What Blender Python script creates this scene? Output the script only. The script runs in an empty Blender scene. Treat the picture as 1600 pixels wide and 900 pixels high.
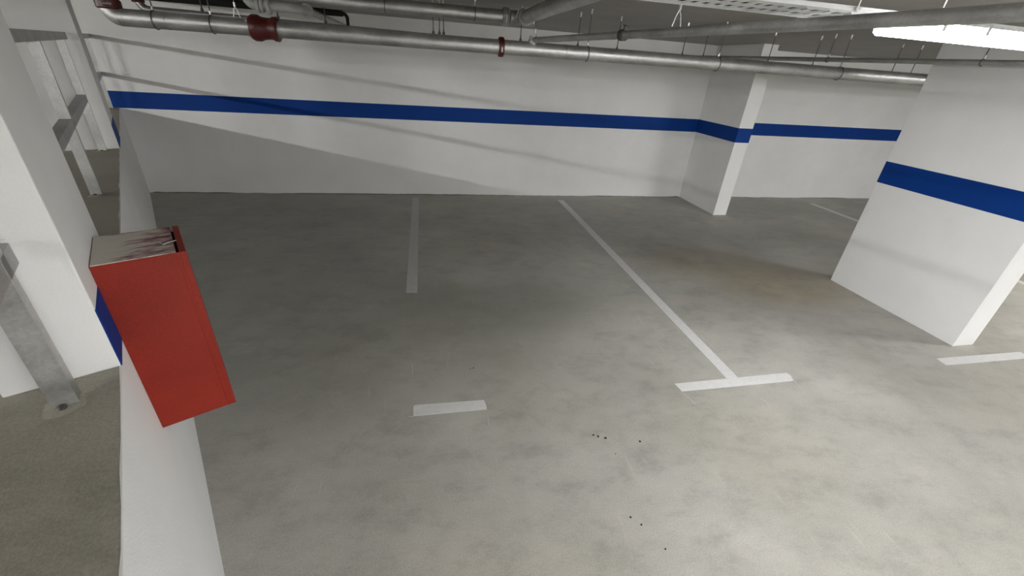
import bpy, math, random
from mathutils import Vector, Matrix
random.seed(7)
sc = bpy.context.scene
col = sc.collection

# ------------------------------------------------------------------ camera
cam_d = bpy.data.cameras.new('camera')
cam_d.sensor_fit = 'HORIZONTAL'; cam_d.sensor_width = 36.0
cam_d.lens = 651.293 / 1600.0 * 36.0
cam_d.clip_start = 0.02; cam_d.clip_end = 200
cam = bpy.data.objects.new('camera', cam_d); col.objects.link(cam)
RX = Vector((0.980619, -0.1858286, 0.0620814))
RY = Vector((0.0345324, 0.4758346, 0.8788566))
RF = Vector((0.1928572, 0.8596797, -0.4730296))
m = Matrix.Identity(4)
for i in range(3):
    m[i][0] = RX[i]; m[i][1] = RY[i]; m[i][2] = -RF[i]; m[i][3] = (0, 0, 2.0)[i]
cam.matrix_world = m
sc.camera = cam

# ------------------------------------------------------------------ world, exposure
w = bpy.data.worlds.new('world'); sc.world = w; w.use_nodes = True
w.node_tree.nodes['Background'].inputs['Color'].default_value = (0.5, 0.52, 0.55, 1)
w.node_tree.nodes['Background'].inputs['Strength'].default_value = 0.02
sc.view_settings.view_transform = 'Standard'
sc.view_settings.look = 'None'
sc.view_settings.gamma = 1.0
sc.view_settings.use_curve_mapping = False
sc.view_settings.exposure = 2.0
try:
    sc.cycles.use_denoising = True
    sc.cycles.max_bounces = 10
    sc.cycles.diffuse_bounces = 6
    sc.cycles.caustics_reflective = False
    sc.cycles.caustics_refractive = False
except Exception:
    pass
FILL_VIEWER = 10.5      # emission of the unseen fill batten added behind the viewer
LAMP_BAYS = 11.5        # emission of the batten over the bays
LAMP_GARAGE = 33.5      # emission of the garage battens
LAMP_LANDING = 76.0     # emission of the battens over the raised walkway

# ------------------------------------------------------------------ geometry of the place
H_CEIL = 2.46           # garage ceiling
Z_LAND = 1.155          # raised walkway
Y_BACK = 6.95
OX, OY = -1.42564, 2.14815
EX, EY = -0.473166, 0.880973          # along the walkway edge, away from the camera
NX, NY = -0.880973, -0.473166         # towards the walkway side
def UW(u, w_, z): return (OX + u * EX + w_ * NX, OY + u * EY + w_ * NY, z)
def u_back(w_): return (Y_BACK - OY - w_ * NY) / EY
def face_x(y): return OX + (y - OY) * EX / EY

# ------------------------------------------------------------------ materials
def new_mat(name):
    mt = bpy.data.materials.new(name); mt.use_nodes = True
    nt = mt.node_tree
    b = nt.nodes['Principled BSDF']
    return mt, nt, b
def N(nt, t, **kw):
    n = nt.nodes.new(t)
    for k, v in kw.items(): setattr(n, k, v)
    return n
def noise(nt, scale, detail=4, rough=0.6, coord=None, mapping=None):
    n = N(nt, 'ShaderNodeTexNoise')
    n.inputs['Scale'].default_value = scale; n.inputs['Detail'].default_value = detail
    n.inputs['Roughness'].default_value = rough
    if coord is not None: nt.links.new(coord, n.inputs['Vector'])
    return n
def ramp(nt, src, stops):
    r = N(nt, 'ShaderNodeValToRGB')
    el = r.color_ramp.elements
    while len(el) < len(stops): el.new(0.5)
    for e_, (p, c) in zip(el, stops): e_.position = p; e_.color = (c[0], c[1], c[2], 1)
    nt.links.new(src, r.inputs['Fac']); return r
def mix(nt, fac, a, b, mode='MIX'):
    n = N(nt, 'ShaderNodeMix', data_type='RGBA', blend_type=mode)
    for sock, val in ((n.inputs[0], fac), (n.inputs[6], a), (n.inputs[7], b)):
        if hasattr(val, 'is_output') or isinstance(val, bpy.types.NodeSocket): nt.links.new(val, sock)
        elif isinstance(val, (tuple, list)): sock.default_value = (val[0], val[1], val[2], 1)
        else: sock.default_value = val
    return n.outputs[2]
def bump(nt, b, src, strength, dist=0.004):
    bp = N(nt, 'ShaderNodeBump'); bp.inputs['Strength'].default_value = strength
    bp.inputs['Distance'].default_value = dist
    nt.links.new(src, bp.inputs['Height']); nt.links.new(bp.outputs['Normal'], b.inputs['Normal'])
def pos(nt):
    return N(nt, 'ShaderNodeNewGeometry').outputs['Position']
def mapped(nt, src, scale=(1, 1, 1), rot=(0, 0, 0), loc=(0, 0, 0)):
    mp = N(nt, 'ShaderNodeMapping'); mp.inputs['Scale'].default_value = scale
    mp.inputs['Rotation'].default_value = rot; mp.inputs['Location'].default_value = loc
    nt.links.new(src, mp.inputs['Vector']); return mp.outputs['Vector']

def mat_wall(name, c0, c1, bs=0.35):
    mt, nt, b = new_mat(name); P_ = pos(nt)
    n1 = noise(nt, 1.3, 5, 0.6, P_)
    r = ramp(nt, n1.outputs['Fac'], [(0.3, c0), (0.7, c1)])
    n3 = noise(nt, 9.0, 6, 0.7, P_)
    sp = ramp(nt, n3.outputs['Fac'], [(0.70, (0, 0, 0)), (0.78, (1, 1, 1))])
    c = mix(nt, sp.outputs['Color'], r.outputs['Color'], tuple(x * 0.9 for x in c0))
    nt.links.new(c, b.inputs['Base Color'])
    b.inputs['Roughness'].default_value = 0.75
    n2 = noise(nt, 160, 3, 0.6, P_)
    bump(nt, b, n2.outputs['Fac'], bs, 0.003)
    return mt
M = {}
M['white'] = mat_wall('white_wall_paint', (0.79, 0.79, 0.785), (0.86, 0.86, 0.855))
M['white_rough'] = mat_wall('white_paint_on_render', (0.82, 0.825, 0.82), (0.88, 0.885, 0.88), 0.5)
M['blue'] = mat_wall('blue_band_paint', (0.0018, 0.037, 0.22), (0.0025, 0.044, 0.255), 0.25)
M['blue'].node_tree.nodes['Principled BSDF'].inputs['Roughness'].default_value = 0.6
M['blue'].node_tree.nodes['Principled BSDF'].inputs['Specular IOR Level'].default_value = 0.15

def mat_floor(name, lo, hi, stain, streak=1.0, bs=0.25, patches=()):
    mt, nt, b = new_mat(name); P_ = pos(nt)
    n1 = noise(nt, 0.75, 8, 0.62, P_)
    c1 = ramp(nt, n1.outputs['Fac'], [(0.28, lo), (0.52, tuple((x + y) / 2 for x, y in zip(lo, hi))), (0.74, hi)])
    n2 = noise(nt, 3.2, 9, 0.72, mapped(nt, P_, (1, 1.6, 1), (0, 0, 0.5)))
    c2 = ramp(nt, n2.outputs['Fac'], [(0.33, (0.80, 0.80, 0.80)), (0.5, (1, 1, 1)), (0.68, (1.10, 1.10, 1.09))])
    c = mix(nt, 1.0, c1.outputs['Color'], c2.outputs['Color'], 'MULTIPLY')
    # trowel swirls and tyre scuffs
    n3 = noise(nt, 5.5, 6, 0.66, mapped(nt, P_, (0.35, 3.0, 1), (0, 0, 0.9)))
    c3 = ramp(nt, n3.outputs['Fac'], [(0.60, (0, 0, 0)), (0.78, (1, 1, 1))])
    c = mix(nt, mix(nt, 1.0, c3.outputs['Color'], (0.34 * streak,) * 3, 'MULTIPLY'), c, tuple(x * 0.72 for x in lo))
    n4 = noise(nt, 7.0, 5, 0.6, mapped(nt, P_, (2.6, 0.4, 1), (0, 0, 0.35), (3, 1, 0)))
    c4 = ramp(nt, n4.outputs['Fac'], [(0.64, (0, 0, 0)), (0.80, (1, 1, 1))])
    c = mix(nt, mix(nt, 1.0, c4.outputs['Color'], (0.35 * streak,) * 3, 'MULTIPLY'), c, tuple(min(1, x * 1.35) for x in hi))
    # warm clay stain patches
    n5 = noise(nt, 0.45, 3, 0.5, mapped(nt, P_, (1, 1, 1), (0, 0, 0), (7.3, 2.2, 0)))
    c5 = ramp(nt, n5.outputs['Fac'], [(0.50, (0, 0, 0)), (0.72, (0.55, 0.55, 0.55))])
    c = mix(nt, c5.outputs['Color'], c, mix(nt, 1.0, c, stain, 'MULTIPLY'))
    for (cx, cy, sx, sy, colr, am) in patches:
        mv = mapped(nt, P_, (1 / sx, 1 / sy, 0), (0, 0, 0), (-cx / sx, -cy / sy, 0))
        ln = N(nt, 'ShaderNodeVectorMath', operation='LENGTH'); nt.links.new(mv, ln.inputs[0])
        ms = N(nt, 'ShaderNodeMath', operation='MULTIPLY_ADD'); nt.links.new(n2.outputs['Fac'], ms.inputs[0]); ms.inputs[1].default_value = -1.5
        nt.links.new(ln.outputs['Value'], ms.inputs[2])
        rp = ramp(nt, ms.outputs['Value'], [(0.0, (am, am, am)), (0.62, (0, 0, 0))])
        c = mix(nt, rp.outputs['Color'], c, mix(nt, 1.0, c, colr, 'MULTIPLY'))
    # fine sand
    n6 = noise(nt, 130, 3, 0.7, P_)
    c6 = ramp(nt, n6.outputs['Fac'], [(0.3, (0.84, 0.84, 0.84)), (0.7, (1.12, 1.12, 1.12))])
    c = mix(nt, 1.0, c, c6.outputs['Color'], 'MULTIPLY')
    nt.links.new(c, b.inputs['Base Color'])
    rr = ramp(nt, n2.outputs['Fac'], [(0.3, (0.5, 0.5, 0.5)), (0.7, (0.72, 0.72, 0.72))])
    nt.links.new(rr.outputs['Color'], b.inputs['Roughness'])
    bump(nt, b, n6.outputs['Fac'], bs, 0.003)
    return mt
M['floor'] = mat_floor('power_floated_concrete', (0.31, 0.30, 0.265), (0.48, 0.466, 0.42), (1.0, 0.95, 0.84), 1.0, 0.25, [(-0.5, 3.05, 1.5, 0.8, (0.80, 0.80, 0.79), 0.8), (0.75, 3.3, 0.9, 0.45, (0.76, 0.76, 0.75), 0.8), (3.95, 3.5, 0.7, 0.45, (0.93, 0.84, 0.72), 0.8), (5.0, 4.6, 1.3, 0.7, (0.80, 0.80, 0.80), 0.8), (3.4, 4.2, 0.7, 0.35, (0.9, 0.87, 0.78), 0.7)])
M['landing'] = mat_floor('walkway_concrete', (0.33, 0.315, 0.258), (0.43, 0.41, 0.345), (1.0, 0.93, 0.82), 0.5, 0.6)
M['ceiling'] = mat_floor('shuttered_concrete_ceiling', (0.25, 0.234, 0.212), (0.34, 0.32, 0.295), (1.0, 0.95, 0.88), 0.5, 0.4)
M['fillet'] = mat_floor('dirty_joint_mortar', (0.14, 0.135, 0.115), (0.24, 0.23, 0.2), (1, 0.95, 0.85), 0.5, 0.6)

def mat_simple(name, c, rough=0.5, metal=0.0, var=0.12, scale=14.0, bs=0.0):
    mt, nt, b = new_mat(name); P_ = pos(nt)
    n1 = noise(nt, scale, 5, 0.6, P_)
    r = ramp(nt, n1.outputs['Fac'], [(0.3, tuple(x * (1 - var) for x in c)), (0.7, tuple(min(1, x * (1 + var)) for x in c))])
    nt.links.new(r.outputs['Color'], b.inputs['Base Color'])
    b.inputs['Roughness'].default_value = rough; b.inputs['Metallic'].default_value = metal
    if bs: bump(nt, b, n1.outputs['Fac'], bs, 0.003)
    return mt
def mat_galv(name, c, rough):
    mt, nt, b = new_mat(name); P_ = pos(nt)
    v = N(nt, 'ShaderNodeTexVoronoi'); v.inputs['Scale'].default_value = 150; nt.links.new(P_, v.inputs['Vector'])
    r = ramp(nt, v.outputs['Color'], [(0.2, tuple(x * 0.93 for x in c)), (0.8, tuple(min(1, x * 1.05) for x in c))])
    n1 = noise(nt, 6, 6, 0.7, P_)
    r2 = ramp(nt, n1.outputs['Fac'], [(0.35, (0.75, 0.75, 0.75)), (0.65, (1.08, 1.08, 1.08))])
    nt.links.new(mix(nt, 1.0, r.outputs['Color'], r2.outputs['Color'], 'MULTIPLY'), b.inputs['Base Color'])
    rr = ramp(nt, n1.outputs['Fac'], [(0.3, (rough - 0.08,) * 3), (0.7, (rough + 0.12,) * 3)])
    nt.links.new(rr.outputs['Color'], b.inputs['Roughness'])
    b.inputs['Metallic'].default_value = 0.85
    return mt
M['galv'] = mat_galv('galvanised_steel', (0.58, 0.58, 0.57), 0.42)
M['galv_dull'] = mat_galv('dull_galvanised_angle', (0.50, 0.50, 0.49), 0.55)
M['zinc'] = mat_galv('bright_zinc', (0.72, 0.72, 0.70), 0.3)
M['rod'] = mat_simple('dark_threaded_rod', (0.12, 0.115, 0.11), 0.5, 0.7)
M['red_fitting'] = mat_simple('maroon_cast_iron', (0.075, 0.009, 0.008), 0.38, 0.0, 0.15, 30)
M['black'] = mat_simple('black_insulation_and_slot_strip', (0.006, 0.006, 0.005), 0.8)
M['plastic'] = mat_simple('grey_plastic_conduit', (0.36, 0.36, 0.35), 0.45)
M['tray'] = mat_simple('white_coated_sheet', (0.90, 0.92, 0.94), 0.4, 0.0, 0.03)
M['line'] = mat_simple('white_road_paint', (0.64, 0.635, 0.62), 0.6, 0.0, 0.06, 25)
M['line_worn'] = mat_simple('thin_grey_road_paint', (0.50, 0.49, 0.48), 0.65, 0.0, 0.08, 25)
M['housing'] = mat_simple('lamp_housing_plastic', (0.62, 0.63, 0.64), 0.5)
M['crumb'] = mat_simple('dark_grit', (0.03, 0.028, 0.022), 0.9)
M['dark'] = mat_simple('gap_shade_black', (0.012, 0.010, 0.010), 0.8)
# red enamel with faint dust
mt, nt, b = new_mat('red_enamel'); P_ = pos(nt)
n1 = noise(nt, 3.5, 6, 0.65, P_)
r = ramp(nt, n1.outputs['Fac'], [(0.3, (0.235, 0.016, 0.007)), (0.7, (0.29, 0.022, 0.010))])
n2 = noise(nt, 220, 2, 0.6, P_); r2 = ramp(nt, n2.outputs['Fac'], [(0.35, (0.86, 0.86, 0.86)), (0.7, (1.1, 1.1, 1.1))])
nt.links.new(mix(nt, 1.0, r.outputs['Color'], r2.outputs['Color'], 'MULTIPLY'), b.inputs['Base Color'])
b.inputs['Roughness'].default_value = 0.45; b.inputs['Specular IOR Level'].default_value = 0.3
M['red'] = mt
# cabinet top: maroon enamel covered with pale dried mortar towards the pillar
mt, nt, b = new_mat('dusty_cabinet_top')
P_ = pos(nt)
dot = N(nt, 'ShaderNodeVectorMath', operation='DOT_PRODUCT'); nt.links.new(P_, dot.inputs[0])
dot.inputs[1].default_value = (NX, NY, 0)
base_w = OX * NX + OY * NY
mr = N(nt, 'ShaderNodeMapRange'); nt.links.new(dot.outputs['Value'], mr.inputs['Value'])
mr.inputs['From Min'].default_value = base_w - 0.23; mr.inputs['From Max'].default_value = base_w - 0.03
mr.inputs['To Min'].default_value = -0.15; mr.inputs['To Max'].default_value = 0.16
ang = math.atan2(NY, NX)
n1 = noise(nt, 20, 6, 0.7, mapped(nt, P_, (1, 1, 1), (0, 0, -ang)))
st = N(nt, 'ShaderNodeMapping'); nt.links.new(mapped(nt, P_, (1, 1, 1), (0, 0, -ang)), st.inputs['Vector']); st.inputs['Scale'].default_value = (0.45, 1.6, 1)
nt.links.new(st.outputs['Vector'], n1.inputs['Vector'])
ad = N(nt, 'ShaderNodeMath', operation='ADD'); nt.links.new(n1.outputs['Fac'], ad.inputs[0]); nt.links.new(mr.outputs['Result'], ad.inputs[1])
r = ramp(nt, ad.outputs['Value'], [(0.36, (0.13, 0.038, 0.040)), (0.46, (0.40, 0.27, 0.26)), (0.54, (0.60, 0.565, 0.50))])
nt.links.new(r.outputs['Color'], b.inputs['Base Color']); b.inputs['Roughness'].default_value = 0.7
bump(nt, b, ad.outputs['Value'], 0.3, 0.004)
M['dusty'] = mt
def mat_emit(name, c, s):
    mt, nt, b = new_mat(name)
    b.inputs['Base Color'].default_value = (0.8, 0.8, 0.8, 1)
    b.inputs['Emission Color'].default_value = (*c, 1); b.inputs['Emission Strength'].default_value = s
    return mt
M['lamp'] = mat_emit('lit_opal_diffuser', (0.995, 0.992, 0.985), LAMP_GARAGE)
M['lamp_bays'] = mat_emit('lit_opal_diffuser_bays', (0.97, 0.985, 1.0), LAMP_BAYS)
M['fill_viewer'] = mat_emit('fill_diffuser_viewer', (0.995, 0.992, 0.985), FILL_VIEWER)
M['lamp2'] = mat_emit('lit_opal_diffuser_walkway', (0.995, 0.992, 0.98), LAMP_LANDING)

# ------------------------------------------------------------------ mesh helpers
base_of = {}
def thing(name, label, cat, loc, group=None):
    o = bpy.data.objects.new(name, None); col.objects.link(o)
    o.empty_display_size = 0.1; o.location = loc
    o['label'] = label; o['category'] = cat
    if group: o['group'] = group
    base_of[o.name] = Vector(loc); return o
def tag(o, label, cat=None, group=None, kind=None):
    o['label'] = label
    if cat: o['category'] = cat
    if group: o['group'] = group
    if kind: o['kind'] = kind
    return o
class MB:
    def __init__(s): s.v = []; s.f = []
    def quadbox(s, p):            # 8 points: bottom ring of 4, top ring of 4
        k = len(s.v); s.v += [tuple(q) for q in p]
        s.f += [tuple(k + i for i in q) for q in ((3, 2, 1, 0), (4, 5, 6, 7), (0, 1, 5, 4), (1, 2, 6, 5), (2, 3, 7, 6), (3, 0, 4, 7))]
        return s
    def box(s, x0, x1, y0, y1, z0, z1):
        return s.prism([(x0, y0), (x1, y0), (x1, y1), (x0, y1)], z0, z1)
    def prism(s, poly, z0, z1):
        a = sum(poly[i][0] * poly[(i + 1) % len(poly)][1] - poly[(i + 1) % len(poly)][0] * poly[i][1] for i in range(len(poly)))
        if a < 0: poly = poly[::-1]
        n = len(poly); k = len(s.v)
        s.v += [(x, y, z0) for x, y in poly] + [(x, y, z1) for x, y in poly]
        s.f.append(tuple(k + i for i in range(n - 1, -1, -1))); s.f.append(tuple(k + n + i for i in range(n)))
        for i in range(n):
            j = (i + 1) % n; s.f.append((k + i, k + j, k + n + j, k + n + i))
        return s
    def ubox(s, u0, u1, w0, w1, z0, z1):
        pts = [UW(a, b_, 0)[:2] for a, b_ in ((u0, w0), (u1, w0), (u1, w1), (u0, w1))]
        return s.prism(pts, z0, z1)
    def tube(s, path, r, seg=20, cap=True):
        path = [Vector(p) for p in path]; rs = r if isinstance(r, (list, tuple)) else [r] * len(path)
        k = len(s.v); prev = None
        for i, p in enumerate(path):
            t = (path[min(i + 1, len(path) - 1)] - path[max(i - 1, 0)])
            if t.length < 1e-9: t = (path[-1] - path[0])
            t.normalize()
            if prev is None:
                a = Vector((0, 0, 1)) if abs(t.z) < 0.9 else Vector((1, 0, 0))
                x = t.cross(a).normalized()
            else:
                x = (prev - t * prev.dot(t)).normalized()
            prev = x; y = t.cross(x)
            for j in range(seg):
                an = 2 * math.pi * j / seg
                s.v.append(tuple(p + (x * math.cos(an) + y * math.sin(an)) * rs[i]))
        for i in range(len(path) - 1):
            for j in range(seg):
                a = k + i * seg + j; b_ = k + i * seg + (j + 1) % seg
                s.f.append((a, b_, b_ + seg, a + seg))
        if cap:
            s.f.append(tuple(k + j for j in range(seg - 1, -1, -1)))
            q = k + (len(path) - 1) * seg; s.f.append(tuple(q + j for j in range(seg)))
        return s
    def lathe(s, c, axis, prof, seg=24):     # prof: (offset along axis, radius)
        c = Vector(c); ax = Vector(axis).normalized()
        # repeat points so that the tangent estimate never collapses
        k = len(s.v)
        a = Vector((0, 0, 1)) if abs(ax.z) < 0.9 else Vector((1, 0, 0))
        x = ax.cross(a).normalized(); y = ax.cross(x)
        for o_, r_ in prof:
            for j in range(seg):
                an = 2 * math.pi * j / seg
                s.v.append(tuple(c + ax * o_ + (x * math.cos(an) + y * math.sin(an)) * r_))
        for i in range(len(prof) - 1):
            for j in range(seg):
                p = k + i * seg + j; q = k + i * seg + (j + 1) % seg
                s.f.append((p, q, q + seg, p + seg))
        s.f.append(tuple(k + j for j in range(seg - 1, -1, -1)))
        q = k + (len(prof) - 1) * seg; s.f.append(tuple(q + j for j in range(seg)))
        return s
    def ring(s, c, axis, R, r, seg=28, ms=8):   # torus
        c = Vector(c); ax = Vector(axis).normalized()
        a = Vector((0, 0, 1)) if abs(ax.z) < 0.9 else Vector((1, 0, 0))
        x = ax.cross(a).normalized(); y = ax.cross(x); k = len(s.v)
        for i in range(seg):
            an = 2 * math.pi * i / seg; d = x * math.cos(an) + y * math.sin(an)
            for j in range(ms):
                bn = 2 * math.pi * j / ms
                s.v.append(tuple(c + d * (R + r * math.cos(bn)) + ax * (r * math.sin(bn))))
        for i in range(seg):
            for j in range(ms):
                a_ = k + i * ms + j; b_ = k + i * ms + (j + 1) % ms
                c_ = k + ((i + 1) % seg) * ms + (j + 1) % ms; d_ = k + ((i + 1) % seg) * ms + j
                s.f.append((a_, b_, c_, d_))
        return s
    def build(s, name, mat, parent=None, smooth=False, bevel=0.0):
        me = bpy.data.meshes.new(name)
        if parent is not None:
            p = parent; off = Vector((0, 0, 0))
            while p is not None:
                off += Vector(p.location); p = p.parent
        else:
            xs = [q[0] for q in s.v]; ys = [q[1] for q in s.v]; zs = [q[2] for q in s.v]
            off = Vector(((min(xs) + max(xs)) / 2, (min(ys) + max(ys)) / 2, min(zs)))
        me.from_pydata([tuple(Vector(q) - off) for q in s.v], [], s.f); me.validate(); me.update()
        import bmesh
        bm = bmesh.new(); bm.from_mesh(me); bmesh.ops.recalc_face_normals(bm, faces=bm.faces)
        if bevel > 0:
            bmesh.ops.bevel(bm, geom=list(bm.edges), offset=bevel, segments=2, affect='EDGES', profile=0.5)
        bm.to_mesh(me); bm.free()
        if smooth:
            for p_ in me.polygons: p_.use_smooth = True
            try: me.set_sharp_from_angle(angle=math.radians(40))
            except Exception: pass
        me.materials.append(M[mat] if isinstance(mat, str) else mat)
        o = bpy.data.objects.new(name, me); col.objects.link(o)
        if parent is not None: o.parent = parent
        else: o.location = off
        return o
def arc(c, a0, a1, r, ax, ay, n=8):
    c = Vector(c); ax = Vector(ax); ay = Vector(ay)
    return [tuple(c + ax * (r * math.cos(a0 + (a1 - a0) * i / n)) + ay * (r * math.sin(a0 + (a1 - a0) * i / n))) for i in range(n + 1)]

# ================================================================== SETTING
YF = -9.0; XR = 13.0; U0 = -12.5; W1 = 11.0; W_STEP = 0.37; Z_LC = 2.95
fx_b, fx_f = face_x(Y_BACK), face_x(YF)
floor = MB().prism([(fx_b, Y_BACK), (fx_f, YF), (XR, YF), (XR, Y_BACK)], -0.25, 0.0).build('floor', 'floor')
tag(floor, 'grey power-floated concrete garage floor with pale patches and dark smears', kind='structure')
land = MB().prism([UW(u_back(0.0025), 0.0025, 0)[:2], UW(U0, 0.0025, 0)[:2], UW(U0, W1, 0)[:2], UW(u_back(W1), W1, 0)[:2]], 0.0, Z_LAND).build('floor', 'landing')
tag(land, 'raised brown-grey concrete walkway floor at the far left behind the railing', kind='structure')

wb = MB().box(-18, XR + 0.2, Y_BACK, Y_BACK + 0.2, 0, 3.6).build('wall_back', 'white')
tag(wb, 'long white painted back wall with a blue band', kind='structure')
ZB0, ZB1 = 1.152, 1.358
def band(p, label, boxes):
    mb = MB()
    for bx in boxes: mb.box(*bx)
    o = mb.build('painted_band', 'blue', p); o['label'] = label; return o
band(wb, 'blue painted band along the white back wall', [(-18, 4.64, Y_BACK - 0.0015, Y_BACK + 0.001, ZB0, ZB1), (4.88, XR, Y_BACK - 0.0015, Y_BACK + 0.001, ZB0 - 0.015, ZB1 - 0.015)])
wr = MB().box(XR, XR + 0.2, YF, Y_BACK, 0, 3.6).build('wall_right', 'white'); tag(wr, 'white end wall of the garage beyond the right pillar', kind='structure')
wf = MB().box(-4, XR + 0.2, YF - 0.2, YF, 0, 3.6).build('wall_front', 'white'); tag(wf, 'white garage wall behind the viewer', kind='structure')

# white upstand face between garage floor and walkway: wavy painted edges
def wavy_face():
    mb = MB(); n = 150; ua, ub = -11.0, u_back(0.0)
    k = 0
    rnd = random.Random(3)
    for i in range(n + 1):
        u = ua + (ub - ua) * i / n
        zb = 0.0; lip = -0.017 + 0.007 * rnd.random() ** 2
        for (w_, z_) in ((0.0025, zb), (0.0, zb), (0.0, Z_LAND - 0.004), (0.001, Z_LAND + 0.0005), (0.02 + lip, Z_LAND + 0.0015), (0.02 + lip, Z_LAND - 0.01)):
            mb.v.append(UW(u, w_, z_))
    for i in range(n):
        for j in range(6):
            a = i * 6 + j; b_ = i * 6 + (j + 1) % 6
            mb.f.append((a, b_, b_ + 6, a + 6))
    mb.f.append(tuple(range(6))); mb.f.append(tuple(n * 6 + j for j in range(5, -1, -1)))
    return mb
wl = wavy_face().build('wall_left', 'white_rough'); tag(wl, 'white painted upstand between the garage floor and the raised walkway', kind='structure')
# rough mortar fillets at the feet of the walls (trim)
def fillet(p0, p1, nrm, name, label, wid=0.022, n=90, seed=1):
    rnd = random.Random(seed); mb = MB(); p0 = Vector(p0); p1 = Vector(p1); nrm = Vector(nrm)
    d = 0.5
    for i in range(n + 1):
        p = p0.lerp(p1, i / n); d = min(1, max(0.15, d + rnd.uniform(-0.3, 0.3)))
        mb.v += [tuple(p + Vector((0, 0, 0.0))), tuple(p + nrm * wid * d), tuple(p + nrm * wid * d * 0.5 + Vector((0, 0, 0.006 * d + 0.001))), tuple(p + Vector((0, 0, 0.012 * d)))]
    for i in range(n):
        for j in range(4):
            a = i * 4 + j; b_ = i * 4 + (j + 1) % 4; mb.f.append((a, b_, b_ + 4, a + 4))
    mb.f += [(0, 1, 2, 3), tuple(n * 4 + j for j in (3, 2, 1, 0))]
    o = mb.build(name, 'fillet'); tag(o, label, kind='structure'); return o
fillet((fx_b + 0.05, Y_BACK, 0), (4.62, Y_BACK, 0), (0, -1, 0), 'trim_1', 'dirty mortar joint at the foot of the back wall', 0.016, 160, 2)
fillet((4.90, Y_BACK, 0), (12.9, Y_BACK, 0), (0, -1, 0), 'trim_2', 'dirty joint at the foot of the back wall beyond the column', 0.012, 100, 5)

ceil = MB().prism([UW(u_back(W_STEP), W_STEP, 0)[:2], UW(U0, W_STEP, 0)[:2], (XR, YF), (XR, Y_BACK)], H_CEIL, 3.6).build('ceiling', 'ceiling')
tag(ceil, 'low raw grey concrete garage ceiling', kind='structure')
ceil2 = MB().prism([UW(u_back(W_STEP), W_STEP, 0)[:2], UW(U0, W_STEP, 0)[:2], UW(U0, W1, 0)[:2], UW(u_back(W1), W1, 0)[:2]], Z_LC, 3.6).build('ceiling', 'ceiling')
tag(ceil2, 'higher concrete ceiling over the raised walkway', kind='structure')
wfl = MB().prism([UW(u_back(W1), W1, 0)[:2], UW(U0, W1, 0)[:2], UW(U0, W1 + 0.2, 0)[:2], UW(u_back(W1 + .2), W1 + 0.2, 0)[:2]], 0, 3.6).build('wall_far_left', 'white')
tag(wfl, 'white wall on the far side of the raised walkway', kind='structure')
wfe = MB().ubox(U0 - 0.2, U0, -4, W1, 0, 3.6).build('wall_walkway_end', 'white'); tag(wfe, 'white end wall of the walkway behind the viewer', kind='structure')

# painted bay markings (parts of the floor)
def paint(poly, label, mat='line', t=0.0022):
    o = MB().prism(poly, -0.0005, t).build('painted_line', mat, floor); o['label'] = label; return o
paint([(-0.228, 3.62), (-0.205, 3.606), (-0.165, 3.612), (-0.125, 3.604), (-0.122, 3.66), (-0.124, 6.74), (-0.222, 6.77)], 'greyish white parking line ending short of its bar, left of the bays', 'line_worn')
paint([(2.182, 2.06), (2.282, 2.06), (2.292, 6.66), (2.192, 6.70)], 'long white parking line running from the T bar to the back wall')
paint([(1.742, 2.082), (1.752, 1.998), (2.702, 2.004), (2.728, 2.062), (2.716, 2.095)], 'white cross bar at the foot of the middle parking line', t=0.0026)
paint([(-0.132, 2.086), (-0.132, 2.004), (-0.122, 1.998), (0.336, 1.998), (0.338, 2.03), (0.330, 2.086), (-0.118, 2.094)], 'short white bar on the open floor, left of the T marking')
paint([(4.24, 2.112), (4.226, 2.022), (5.19, 2.018), (5.196, 2.105)], 'white cross bar in front of the right pillar')
paint([(7.17, 2.06), (7.27, 2.06), (7.27, 6.56), (7.17, 6.58)], 'distant white parking line behind the right pillar')
for x0, y0, x1, y1, lw in ((1.745, 2.0, 1.782, 1.87, 0.006), (2.703, 2.005, 2.703, 1.925, 0.005), (0.334, 1.998, 0.331, 1.85, 0.006), (-0.146, 2.52, -0.144, 2.41, 0.004), (-0.16, 1.999, -0.122, 1.998, 0.004)):
    d = Vector((x1 - x0, y1 - y0)).normalized(); nn = Vector((-d.y, d.x)) * lw / 2
    paint([(x0 + nn.x, y0 + nn.y), (x0 - nn.x, y0 - nn.y), (x1 - nn.x, y1 - nn.y), (x1 + nn.x, y1 + nn.y)], 'thin stray paint line left by masking tape', 'line_worn', 0.0015)

# ================================================================== PILLARS
def pillar(name, mb, label, cat='pillar'):
    o = mb.build(name, 'white', None, False, 0.004); tag(o, label, cat); return o
pc = pillar('wall_pier', MB().box(4.642, 4.882, 5.90, Y_BACK, 0, H_CEIL), 'narrow white pier projecting from the back wall, blue banded')
bx = MB().box(4.6405, 4.8835, 5.8985, Y_BACK, ZB0, ZB1).build('painted_band', 'blue', pc); bx['label'] = 'blue painted band around the pier'
pr = pillar('concrete_pillar', MB().box(4.615, 4.855, 2.25, 3.562, 0, H_CEIL), 'broad white free-standing pillar with blue band at right edge')
bx = MB().box(4.6135, 4.8565, 2.2485, 3.5635, ZB0 + 0.0, ZB1 + 0.005).build('painted_band', 'blue', pr); bx['label'] = 'blue painted band around the pillar'
pn = pillar('concrete_pillar', MB().ubox(-1.135, -0.565, 0.0, 0.235, Z_LAND, H_CEIL), 'white pillar on the walkway edge carrying the red cabinet')
bx = MB().ubox(-1.134, -0.566, -0.0015, 0.05, Z_LAND + 0.002, 1.345).build('painted_band', 'blue', pn); bx['label'] = 'blue painted band on the garage side'
pf = pillar('concrete_pillar', MB().ubox(2.39, 2.96, 0.0, 0.36, Z_LAND, H_CEIL), 'white pillar farther along the walkway, behind two railing posts')
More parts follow.
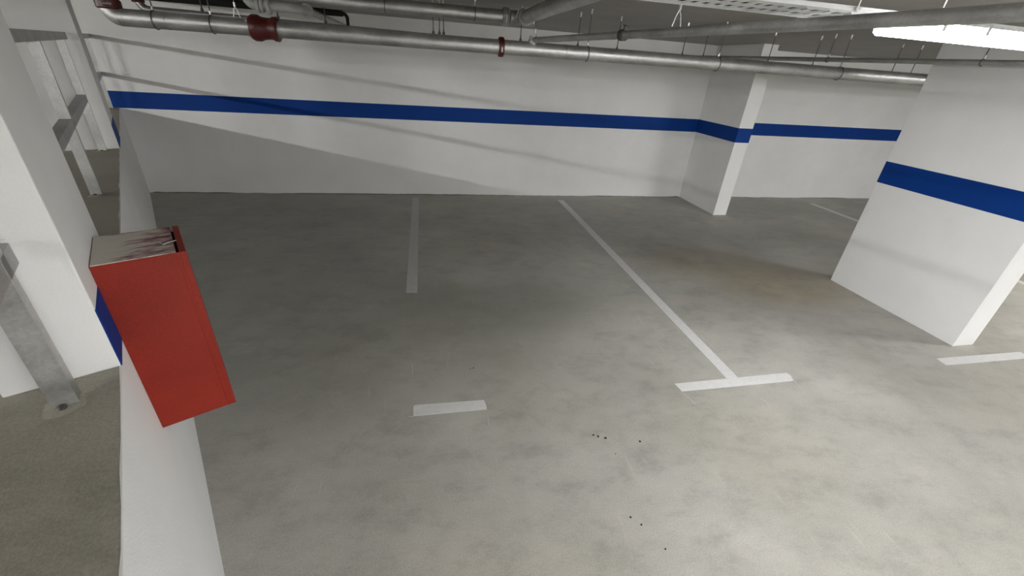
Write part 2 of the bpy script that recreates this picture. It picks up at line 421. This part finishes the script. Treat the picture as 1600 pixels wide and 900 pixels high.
bx = MB().ubox(2.391, 2.959, -0.0015, 0.05, Z_LAND + 0.002, 1.345).build('painted_band', 'blue', pf); bx['label'] = 'blue painted band on the garage side'

# ================================================================== RED CABINET
cu0, cu1, cz0, cz1 = -0.978, -0.712, 0.766, 1.410
cab = thing('fire_hose_cabinet', 'red steel fire cabinet hung on the white walkway pillar', 'cabinet', UW(-0.845, -0.11, cz0))
MB().ubox(cu0, cu1, -0.204, -0.0005, cz0, cz1 - 0.002).build('body', 'red', cab, False, 0.0015)
o = MB().ubox(cu0 + 0.003, cu1 - 0.003, -0.2035, -0.003, cz1 - 0.0025, cz1 + 0.0005).build('top_panel', 'dusty', cab); o['label'] = 'top sheet smeared with pale dried mortar over maroon paint'
door = MB().ubox(cu0 - 0.001, cu1 + 0.001, -0.229, -0.211, cz0, cz1).build('door', 'red', cab, False, 0.0015)
MB().ubox(cu0 - 0.001, cu0 + 0.0025, -0.2115, -0.2035, cz0, cz1 - 0.001).build('door_flange', 'red', door)
o = MB().ubox(cu0 + 0.0026, cu1 - 0.002, -0.2112, -0.2038, cz0 + 0.004, cz1 - 0.018).build('gap_shade', 'dark', cab); o['label'] = 'dark filler for the shade in the gap between door and body'  # dark filler paints the shade inside the open door gap
# bent wire left on the top
za = cz1 + 0.003
MB().tube([UW(-0.872, -0.168, za), UW(-0.900, -0.178, za + 0.002), UW(-0.892, -0.196, za + 0.004), UW(-0.884, -0.214, za + 0.003)], 0.0016, 8).build('bent_wire', 'zinc', cab, True)
MB().tube([UW(-0.918, -0.163, za), UW(-0.922, -0.180, za)], 0.0014, 8).build('bent_wire', 'zinc', cab, True)

# ================================================================== RAILINGS
def lprofile(mb, u0, u1, w0, zt, leg=0.05, t=0.005):     # horizontal angle: upright leg on garage side, flat leg on top
    mb.ubox(u0, u1, w0, w0 + t, zt - leg, zt); mb.ubox(u0, u1, w0 + t, w0 + leg, zt - t, zt); return mb
def lpost(u, w0, w1, z0, z1, t=0.006, leg=0.045):
    mb = MB(); mb.ubox(u, u + t, w0, w1, z0, z1); mb.ubox(u + t, u + leg, w0, w0 + t, z0, z1); return mb
Z_TOP, Z_MID = 2.0, 1.582
def railing(name, label, u0, u1, posts, wp=0.082, Z_MID=1.582):
    r = thing(name, label, 'railing', UW((u0 + u1) / 2, 0.1, Z_LAND), 'galvanised railings along the walkway edge')
    for u in posts:
        p = lpost(u, wp, wp + 0.05, Z_LAND, Z_TOP - 0.0055).build('post', 'galv', r)
        rnd = random.Random(int(u * 100) + 7); mb = MB(); cx_, cw_ = u + 0.012, wp + 0.028; ns = 14
        for rr_, hz in ((1.0, 0.0), (0.62, 0.007), (0.3, 0.010)):
            for j in range(ns):
                an = 2 * math.pi * j / ns; q = rr_ * rnd.uniform(0.75, 1.1)
                mb.v.append(UW(cx_ + 0.046 * q * math.cos(an), cw_ + 0.048 * q * math.sin(an), Z_LAND + hz * rnd.uniform(0.6, 1.2)))
        for i in range(2):
            for j in range(ns):
                mb.f.append((i * ns + j, i * ns + (j + 1) % ns, (i + 1) * ns + (j + 1) % ns, (i + 1) * ns + j))
        mb.f += [tuple(range(ns)), tuple(2 * ns + j for j in range(ns))]
        mb.build('mortar_patch', 'landing', p, True)
        MB().lathe(UW(u - 0.008, wp + 0.030, Z_LAND + 0.004), (0, 0, 1), [(0, 0.009), (0.008, 0.009), (0.010, 0.006)], 6).build('anchor_bolt', 'rod', p)
    lprofile(MB(), u0, u1, wp - 0.015, Z_TOP, 0.046).build('top_rail', 'galv_dull', r)
    ends = [u0] + list(posts) + [u1]
    for i in range(len(ends) - 1):
        a, b_ = ends[i], ends[i + 1]
        if b_ - a < 0.1: continue
        lprofile(MB(), a + 0.007 if i else a, b_ - 0.001, wp, Z_MID, 0.05).build('middle_rail', 'galv_dull', r)
    return r
railing('steel_railing', 'galvanised steel railing between the two walkway pillars', -0.55, 2.375, [-0.50, 0.86, 2.29])
railing('steel_railing', 'galvanised railing coming towards the viewer, ending at the cabinet pillar', -2.14, -1.15, [-2.12, -1.262], 0.082, 1.562)
railing('steel_railing', 'short railing from the far walkway pillar to the back wall', 2.975, u_back(0.1) - 0.02, [3.0, 5.30], 0.062)

# ================================================================== PIPES
def red_coupling(c, ax, r, parent, wid=0.06):
    o = MB().lathe(c, ax, [(-wid / 2, r * 1.02), (-wid / 2, r * 1.2), (-wid * 0.36, r * 1.34), (wid * 0.36, r * 1.34), (wid / 2, r * 1.2), (wid / 2, r * 1.02)], 28).build('coupling', 'red_fitting', parent, True)
    o['label'] = 'maroon grooved coupling'
    return o
def bolts(c, ax, R, parent, n=2, rot=0.0, L=0.05):
    ax = Vector(ax).normalized(); a = Vector((0, 0, 1)) if abs(ax.z) < 0.9 else Vector((1, 0, 0))
    x = ax.cross(a).normalized(); y = ax.cross(x)
    for i in range(n):
        an = rot + 2 * math.pi * i / n
        d = x * math.cos(an) + y * math.sin(an)
        tn = -x * math.sin(an) + y * math.cos(an)
        p = Vector(c) + d * R
        MB().tube([p - tn * L / 2, p + tn * L / 2], 0.007, 8).build('bolt', 'zinc', parent, True)
YM, ZM, RM = 4.1, 2.12, 0.057
main = thing('sprinkler_main_pipe', 'thick galvanised pipe with maroon couplings spanning below the ceiling', 'pipe', (1.6, YM, ZM - RM))
XE = -2.205
sec = [(-2.143, -1.27), (-1.10, 0.655), (0.69, 5.9)]
for a, b_ in sec:
    MB().tube([(a, YM, ZM), ((a + b_) / 2, YM, ZM), (b_, YM, ZM)], RM, 32).build('pipe_section', 'galv', main, True)
# tail runs on to the right end of the garage
MB().tube([(5.9, YM, ZM), (12.95, YM, ZM)], RM, 32).build('pipe_section', 'galv', main, True)
el = MB().tube(arc((XE + 0.062, YM, ZM + 0.062), -math.pi / 2, -math.pi, 0.062, (1, 0, 0), (0, 0, 1), 10), RM * 1.02, 28).build('elbow', 'galv', main, True)
MB().tube([(XE, YM, ZM + 0.062), (XE, YM, H_CEIL)], RM, 28).build('riser', 'galv', main, True)
c = red_coupling((XE, YM, ZM + 0.078), (0, 0, 1), RM, main, 0.062); bolts((XE, YM, ZM + 0.078), (0, 0, 1), RM * 1.38, c, 2, 0.4)
# large reducing coupling
o = MB().lathe((-1.18, YM, ZM), (1, 0, 0), [(-0.105, 0.06), (-0.105, 0.078), (-0.085, 0.090), (-0.045, 0.090), (-0.02, 0.078), (0.02, 0.073), (0.045, 0.074), (0.055, 0.083), (0.085, 0.085), (0.09, 0.078), (0.09, 0.06)], 32).build('reducing_coupling', 'red_fitting', main, True)
o['label'] = 'large maroon reducing coupling'
for an in (0.9, 2.5, 4.0, 5.4):
    p = Vector((-1.285, YM, ZM)) + Vector((0, math.cos(an), math.sin(an))) * 0.074
    MB().tube([p, p + Vector((-0.018, 0, 0))], 0.010, 6).build('bolt', 'zinc', o, True)
c = red_coupling((0.672, YM, ZM), (1, 0, 0), RM, main, 0.046)
p = Vector((0.672, YM - 0.07, ZM - 0.02)); MB().tube([p + Vector((0, 0, -0.02)), p + Vector((0, 0, 0.02))], 0.007, 8).build('bolt', 'zinc', c, True)
# outlet where the thin branch leaves the top
MB().lathe((0.95, YM, ZM + 0.02), (0, 0, 1), [(0, 0.045), (0.045, 0.042), (0.06, 0.034), (0.085, 0.030)], 20).build('outlet_boss', 'galv', main, True)
# faint seams
for x in (-1.85, 1.25):
    MB().ring((x, YM, ZM), (1, 0, 0), RM, 0.0025, 28, 6).build('weld_seam', 'galv_dull', main, True)

# second thinner pipe just behind the main
p2 = thing('thin_steel_pipe', 'thinner steel pipe running directly behind the thick main pipe', 'pipe', (1.5, 4.42, 2.1))
MB().tube([(-2.10, 4.42, 2.195), (0, 4.42, 2.165), (5.5, 4.42, 2.125), (12.9, 4.42, 2.10)], 0.027, 20).build('pipe_section', 'galv_dull', p2, True)
MB().tube(arc((-2.10, 4.42, 2.255), -math.pi / 2, -math.pi, 0.06, (1, 0, 0), (0, 0, 1), 8) + [(-2.16, 4.42, H_CEIL)], 0.028, 18).build('elbow', 'galv', p2, True)
red_coupling((-2.165, 4.42, 2.265), (0, 0, 1), 0.032, p2, 0.05)

# upper pipe with elbow towards the viewer
YU, ZU, RU = 4.2, 2.352, 0.05
up = thing('upper_steel_pipe', 'upper galvanised pipe above the main, elbowing forward at a grooved coupling', 'pipe', (-0.5, YU, ZU - RU))
MB().tube([(-2.10, YU, ZU), (-1, YU, ZU), (0.74, YU, ZU)], RU, 28).build('pipe_section', 'galv', up, True)
MB().tube(arc((0.76, YU - 0.11, ZU), math.pi / 2, 0, 0.11, (1, 0, 0), (0, 1, 0), 10), RU * 1.04, 24).build('elbow', 'galv_dull', up, True)
MB().tube([(0.87, YU - 0.10, ZU), (0.87, 1.0, ZU), (0.87, -1.3, ZU)], RU, 28).build('pipe_section', 'galv', up, True)
def grey_coupling(c, ax, parent):
    o = MB().lathe(c, ax, [(-0.026, RU * 1.03), (-0.026, RU * 1.32), (-0.012, RU * 1.4), (0.012, RU * 1.4), (0.026, RU * 1.32), (0.026, RU * 1.03)], 24).build('coupling', 'plastic', parent, True)
    o['label'] = 'grey grooved coupling'; bolts(c, ax, RU * 1.5, o, 2, 0.25, 0.06); return o
grey_coupling((0.715, YU, ZU), (1, 0, 0), up); grey_coupling((0.87, YU - 0.135, ZU), (0, 1, 0), up)
grey_coupling((-1.62, YU, ZU), (1, 0, 0), up)

# grey conduit passing above the main towards the back wall
cd = thing('plastic_conduit', 'grey plastic conduit crossing above the main pipe beside the big coupling', 'conduit', (-0.86, 5.2, 2.22))
MB().tube([(-1.215, 3.9, H_CEIL)] + arc((-1.165, 3.9, 2.308), math.pi, 1.5 * math.pi, 0.05, (1, 0, 0), (0, 0, 1), 6) + [(-1.05, 3.9, 2.258)] + arc((-1.0, 4.04, 2.258), -math.pi / 2, 0, 0.14, (1, 0, 0), (0, 1, 0), 8) + [(-0.86, 4.08, 2.262)], 0.032, 20).build('wide_section', 'plastic', cd, True)
for x, rr_ in ((-1.145, 0.050), (-1.12, 0.046), (-1.075, 0.055)):
    MB().lathe((x, 3.9, 2.258), (1, 0, 0), [(-0.011, 0.032), (-0.011, rr_ * 0.9), (-0.005, rr_), (0.005, rr_), (0.011, rr_ * 0.9), (0.011, 0.032)], 22).build('ribbed_nut', 'plastic', cd, True)
MB().lathe((-0.86, 4.09, 2.262), (0, 1, 0), [(-0.03, 0.040), (-0.028, 0.046), (0.028, 0.046), (0.03, 0.034)], 20).build('collar', 'plastic', cd, True)
MB().tube([(-0.86, 4.1, 2.262), (-0.86, 5.6, 2.255), (-0.86, 6.94, 2.25)], 0.028, 18).build('narrow_section', 'plastic', cd, True)

# black insulated pipe farther back with a drop
bk = thing('black_insulated_pipe', 'black insulated pipe above and behind the big maroon coupling', 'pipe', (-1.4, 5.05, 2.2))
MB().tube([(-3.4, 5.05, 2.335), (-1.5, 5.05, 2.33), (-0.74, 5.05, 2.325)] + arc((-0.74, 5.05, 2.285), math.pi / 2, 0, 0.04, (1, 0, 0), (0, 0, 1), 6)[1:] + [(-0.70, 5.05, 2.22)], [0.036, 0.036, 0.026] + [0.016] * 6 + [0.014], 16).build('insulation', 'black', bk, True)
MB().lathe((-0.70, 5.05, 2.19), (0, 0, 1), [(0, 0.012), (0.004, 0.02), (0.03, 0.02), (0.034, 0.012)], 12).build('end_fitting', 'rod', bk, True)

# thin branch pipe coming forward over the bays
br = thing('branch_pipe', 'slender branch pipe leaving the main and crossing under the cable tray', 'pipe', (1.2, 2.7, 2.16))
def brx(y): return 0.944 - 0.1631 * (y - 4.139)
MB().tube([(brx(4.12), 4.12, 2.19), (brx(1.3), 1.3, 2.19), (brx(-0.4), -0.4, 2.19)], 0.0215, 20).build('pipe_section', 'galv_dull', br, True)
MB().lathe((brx(2.72), 2.72, 2.19), (brx(0) - brx(1), -1, 0), [(-0.025, 0.024), (-0.02, 0.031), (0.02, 0.031), (0.025, 0.024)], 16).build('socket', 'rod', br, True)
MB().lathe((brx(2.70), 2.70, 2.20), (0, 0, 1), [(0, 0.012), (0.035, 0.012), (0.04, 0.02), (0.044, 0.02), (0.046, 0.005)], 12).build('sprinkler_head', 'rod', br, True)

# slim pipe running front to back in front of the right pillar
sp = thing('slim_pipe', 'slim grey pipe passing high in front of the right pillar', 'pipe', (4.1, 3.8, 2.2))
def spx(y): return 4.33 - 0.2018 * (y - 2.72)
MB().tube([(spx(6.94), 6.94, 2.235), (spx(3), 3.0, 2.235), (spx(-3), -3.0, 2.235)], 0.0205, 18).build('pipe_section', 'galv_dull', sp, True)

# hangers: ring, rod, ceiling anchor
def hanger(x, y, z, r, ax, label, ring=True, group='pipe hangers on threaded rods', zt=H_CEIL, mat='rod'):
    t = thing('pipe_hanger', label, 'hanger', (x, y, z), group)
    top = z + r
    if ring:
        MB().ring((x, y, z), ax, r + 0.0035, 0.0035, 28, 6).build('ring', 'rod', t, True)
        MB().tube([(x, y, top + 0.004), (x, y, top + 0.03)], 0.008, 8).build('nut', 'zinc', t, True)
    else:
        MB().lathe((x, y, top), (0, 0, 1), [(0, 0.013), (0.02, 0.011), (0.024, 0.006), (0.045, 0.005)], 8).build('saddle', 'rod', t, True)
    MB().tube([(x, y, top + 0.02), (x, y, zt)], 0.0042, 8).build('rod', mat, t, True)
    MB().lathe((x, y, zt), (0, 0, -1), [(0, 0.008), (0.035, 0.007), (0.04, 0.005)], 8).build('anchor', 'zinc', t, True)
    return t
names = ['left of the big maroon coupling, near the elbow', 'just left of the big maroon coupling', 'where the slender branch crosses the main', 'in front of the wall pier', 'near the right pillar']
for x, nm in zip((-1.93, -1.55, 1.455, 2.775, 4.175), names):
    hanger(x, YM, ZM, RM, (1, 0, 0), 'ring hanger on the thick main pipe, ' + nm)
def clevis(x, y, z, r, label):
    t = thing('clevis_hanger', label, 'hanger', (x, y, z), 'clevis hangers')
    for s_ in (-1, 1):
        MB().tube([(x + s_ * 0.024, y, z + r), (x + s_ * 0.012, y, z + r + 0.05), (x, y, z + r + 0.075)], 0.0035, 8).build('leg', 'zinc', t, True)
    MB().tube([(x, y, z + r + 0.07), (x, y, z + r + 0.10)], 0.008, 8).build('nut', 'zinc', t, True)
    MB().tube([(x, y, z + r + 0.09), (x, y, H_CEIL)], 0.004, 8).build('rod', 'rod', t, True)
    return t
clevis(-1.37, YM, ZM, RM, 'clevis hanger just left of the big maroon coupling, forked foot')
clevis(0.975, YM + 0.02, ZM, RM, 'clevis hanger on the main right of the ring coupling')
clevis(brx(2.26), 2.26, 2.19, 0.0215, 'clevis hanger carrying the slender branch pipe, with long rod')
y = 4.42; k = y / YM
thin_pts = [(-1.60, 'above the elbow end'), (-1.08, 'right behind the big maroon coupling'), (-0.735, 'beside the grey conduit'), (0.10, 'leftmost of three close rods'), (0.15, 'middle of three close rods'), (0.185, 'rightmost of three close rods'), (0.84, 'below the grey grooved coupling'), (1.36, 'behind the branch pipe'), (1.735, 'in the pale gap right of the branch'), (2.39, 'left of the wall pier'), (2.61, 'next to the wall pier'), (3.32, 'in front of the pier top'), (3.84, 'right of the wall pier'), (4.83, 'close to the right pillar'), (5.08, 'at the right pillar edge')]
for x, nm in thin_pts:
    zz = 2.165 if x > 0 else 2.165 - x * 0.0143
    if x > 0: zz = 2.165 - x * k * 0.04 / 5.5
    hanger(x * k, y, zz, 0.027, (1, 0, 0), 'thin rod hanger behind the main pipe, ' + nm, ring=False, group='thin rod hangers behind the main pipe')
for x in (-1.75, -0.28, 0.45):
    hanger(x, YU, ZU, RU, (1, 0, 0), 'short ring hanger on the upper pipe, ' + {-1.75: 'leftmost', -0.28: 'middle', 0.45: 'next to its elbow'}[x], zt=H_CEIL, mat='zinc')
for yy, nm in ((4.15, 'behind the main pipe'), (2.95, 'nearest the right pillar')):
    hanger(spx(yy), yy, 2.235, 0.0205, (0, 1, 0), 'small hanger on the slim pipe, ' + nm)

# ================================================================== CABLE TRAY
def tray():
    t = thing('cable_tray', 'white perforated cable tray hanging under the ceiling', 'cable tray', (0.5, 1.72, 2.25))
    y0, y1, x0, x1, z = 1.58, 1.848, -2.0, 1.80, 2.25; th = 0.0015; pitch = 0.05
    mb = MB()
    rows = [y0, 1.638, 1.682, 1.734, 1.780, y1]
    n = int(round((x1 - x0) / pitch))
    for i in range(n):
        xa = x0 + i * pitch
        skip = (i % 4 == 3)
        for j in range(len(rows) - 1):
            slot = j in (1, 3)
            cuts = [(xa, xa + 0.0125), (xa + 0.0375, xa + pitch)] if slot else [(xa, xa + pitch)]
            for (a, b_) in cuts:
                for zz in (z,):
                    kk = len(mb.v)
                    mb.v += [(a, rows[j], zz), (b_, rows[j], zz), (b_, rows[j + 1], zz), (a, rows[j + 1], zz)]
                    mb.f.append((kk, kk + 1, kk + 2, kk + 3))
    o = mb.build('perforated_base', 'tray', t)
    sm = o.modifiers.new('thickness', 'SOLIDIFY'); sm.thickness = th; sm.offset = 1.0
    for i in range(0, n, 2):
        xa = x0 + i * pitch
        MB().tube([(xa, y0 + 0.03, z - 0.0008), (xa, y1 - 0.03, z - 0.0008)], 0.0028, 8).build('stiffening_rib', 'tray', t, True)
    for (ya, yb, nm) in ((y0 - 0.0015, y0, 'side_rim'), (y1, y1 + 0.0015, 'side_rim')):
        m2 = MB().box(x0, x1, ya, yb, z - 0.0005, z + 0.012)
        s_ = m2.build(nm, 'tray', t)
        MB().tube([(x0, (ya + yb) / 2, z + 0.013), (x1, (ya + yb) / 2, z + 0.013)], 0.0026, 8).build('rolled_edge', 'tray', s_, True)
    for x in (-1.5, -0.2, 0.72, 1.58):
        for yy in (y0 - 0.006, y1 + 0.006):
            MB().tube([(x, yy, z - 0.002), (x, yy, H_CEIL)], 0.004, 8).build('hanging_rod', 'zinc', t, True)
        MB().box(x - 0.01, x + 0.01, y0 - 0.012, y1 + 0.012, z + 0.002, z + 0.012).build('cross_bracket', 'zinc', t)
    return t
tray()
for yy, nm in ((1.660, 'nearer one'), (1.757, 'farther one')):
    o = MB().box(-1.99, 1.79, yy - 0.026, yy + 0.026, 2.2518, 2.2585).build('slot_dark_strip', 'black'); tag(o, 'flat black strip added above the slots of the white cable tray to darken them, ' + nm, 'dark strip', 'dark strips added in the tray')  # black strips added over the slots so they read as dark openings

# ================================================================== LAMPS
def batten(label, p0, axis, L, zt, wid=0.19, dep=0.055, mat='lamp', nclip=6, stem=0.0):
    ax = Vector((axis[0], axis[1], 0)).normalized(); pr_ = Vector((-ax.y, ax.x, 0)); c = Vector(p0)
    t = thing('fluorescent_batten', label, 'lamp', (c.x, c.y, zt - dep), 'ceiling battens')
    def bx(a0, a1, b0, b1, z0, z1, n_, mt_, par, bev=0.0):
        P4 = [c + ax * a + pr_ * b_ for a, b_ in ((a0, b0), (a1, b0), (a1, b1), (a0, b1))]
        return MB().prism([(q.x, q.y) for q in P4], z0, z1).build(n_, mt_, par, False, bev)
    h_ = dep * 0.3
    bx(-L / 2, L / 2, -wid / 2, wid / 2, zt - h_, zt, 'housing', 'housing', t)
    # diffuser: trapezoid section
    d = MB(); pts = []
    for a in (-L / 2 + 0.002, L / 2 - 0.002):
        for b_, z_ in ((-wid / 2 + 0.002, zt - h_), (-wid / 2 + 0.006, zt - dep * 0.8), (-wid / 2 + 0.02, zt - dep), (wid / 2 - 0.02, zt - dep), (wid / 2 - 0.006, zt - dep * 0.8), (wid / 2 - 0.002, zt - h_)):
            q = c + ax * a + pr_ * b_; d.v.append((q.x, q.y, z_))
    for j in range(6): d.f.append((j, (j + 1) % 6, 6 + (j + 1) % 6, 6 + j))
    d.f += [(5, 4, 3, 2, 1, 0), (6, 7, 8, 9, 10, 11)]
    d.build('diffuser', mat, t)
    for s_ in ():
        bx(s_ * L / 2 - (0.012 if s_ > 0 else 0), s_ * L / 2 + (0.012 if s_ < 0 else 0), -wid / 2 + 0.004, wid / 2 - 0.004, zt - dep * 0.95, zt - h_, 'end_cap', 'housing', t)
    for i in range(nclip):
        a = -L / 2 + L * (i + 0.5) / nclip
        for s_ in (-1, 1):
            b0 = s_ * (wid / 2 + 0.0005); b1 = s_ * (wid / 2 + 0.004)
            bx(a - 0.008, a + 0.008, min(b0, b1), max(b0, b1), zt - dep * 0.75, zt - h_ * 0.2, 'clip', 'zinc', t)
    if stem > 0:
        for s_ in (-1, 1):
            q = c + ax * (s_ * L * 0.36)
            MB().tube([(q.x, q.y, zt), (q.x, q.y, zt + stem)], 0.006, 8).build('suspension_rod', 'zinc', t, True)
    return t
SX = H_CEIL - 2.246
batten('lit white ceiling batten at the upper right, end of the cable tray', (2.43, 1.585, 0), (1, 0), 1.27, 2.246, mat='lamp_bays', stem=SX)
batten('added fill batten just behind and above the viewer', (1.45, -0.75, 0), (1, 0), 1.27, 2.246, mat='fill_viewer', stem=SX)  # unseen fill lamp, added to brighten the near floor and pillar
batten('lit batten far right beyond the right pillar', (7.4, 1.585, 0), (1, 0), 1.27, 2.246, stem=SX)
for x, y, nm in ((2.3, -2.4, 'nearest behind the viewer'), (3.5, -5.2, 'second behind the viewer'), (9.4, -2.4, 'third behind the viewer'), (6.2, -6.4, 'over the far side of the lane'), (9.6, -6.4, 'in the far corner of the lane')):
    batten('lit batten over the driving lane, ' + nm, (x, y, 0), (1, 0), 1.27, 2.246, stem=SX)
for u, nm in ((4.6, 'nearest the back wall'), (-0.6, 'middle of the walkway row'), (-5.8, 'behind the viewer')):
    q = UW(u, 7.5, 0)
    batten('lit batten on the walkway ceiling, ' + nm, q, (EX, EY), 1.27, Z_LC - 0.06, 0.16, 0.09, 'lamp2', 4, 0.059)

# ================================================================== CRUMBS
CR = ['right one of the pair above the short bar', 'left one of the pair above the short bar', 'leftmost in the cluster of three', 'middle one in the cluster of three', 'largest in the cluster of three', 'alone right of the cluster of three', 'upper of the pair near the bottom edge', 'lower of the pair near the bottom edge', 'smallest, just below the cluster', 'lowest of all, near the bottom edge']
for i, (x, y, s_) in enumerate(((0.296, 2.426, 0.006), (0.271, 2.415, 0.005), (0.965, 1.70, 0.008), (0.99, 1.685, 0.010), (1.033, 1.668, 0.011), (1.237, 1.613, 0.009), (0.964, 1.162, 0.007), (1.002, 1.116, 0.008), (1.048, 1.547, 0.005), (1.064, 0.986, 0.006))):
    mb = MB(); rnd = random.Random(i)
    ring_ = [(x + s_ * math.cos(a) * rnd.uniform(0.6, 1.1), y + s_ * math.sin(a) * rnd.uniform(0.5, 1.0)) for a in [j * math.pi / 3 for j in range(6)]]
    k = len(mb.v); mb.v += [(a, b_, 0.0) for a, b_ in ring_] + [(x + (a - x) * .6, y + (b_ - y) * .6, s_ * rnd.uniform(.4, .8)) for a, b_ in ring_]
    mb.f += [tuple(range(5, -1, -1)), tuple(range(6, 12))] + [(j, (j + 1) % 6, 6 + (j + 1) % 6, 6 + j) for j in range(6)]
    o = mb.build('grit_crumb', 'crumb'); tag(o, 'dark grit crumb on the garage floor, ' + CR[i], 'debris', 'grit crumbs on the floor')
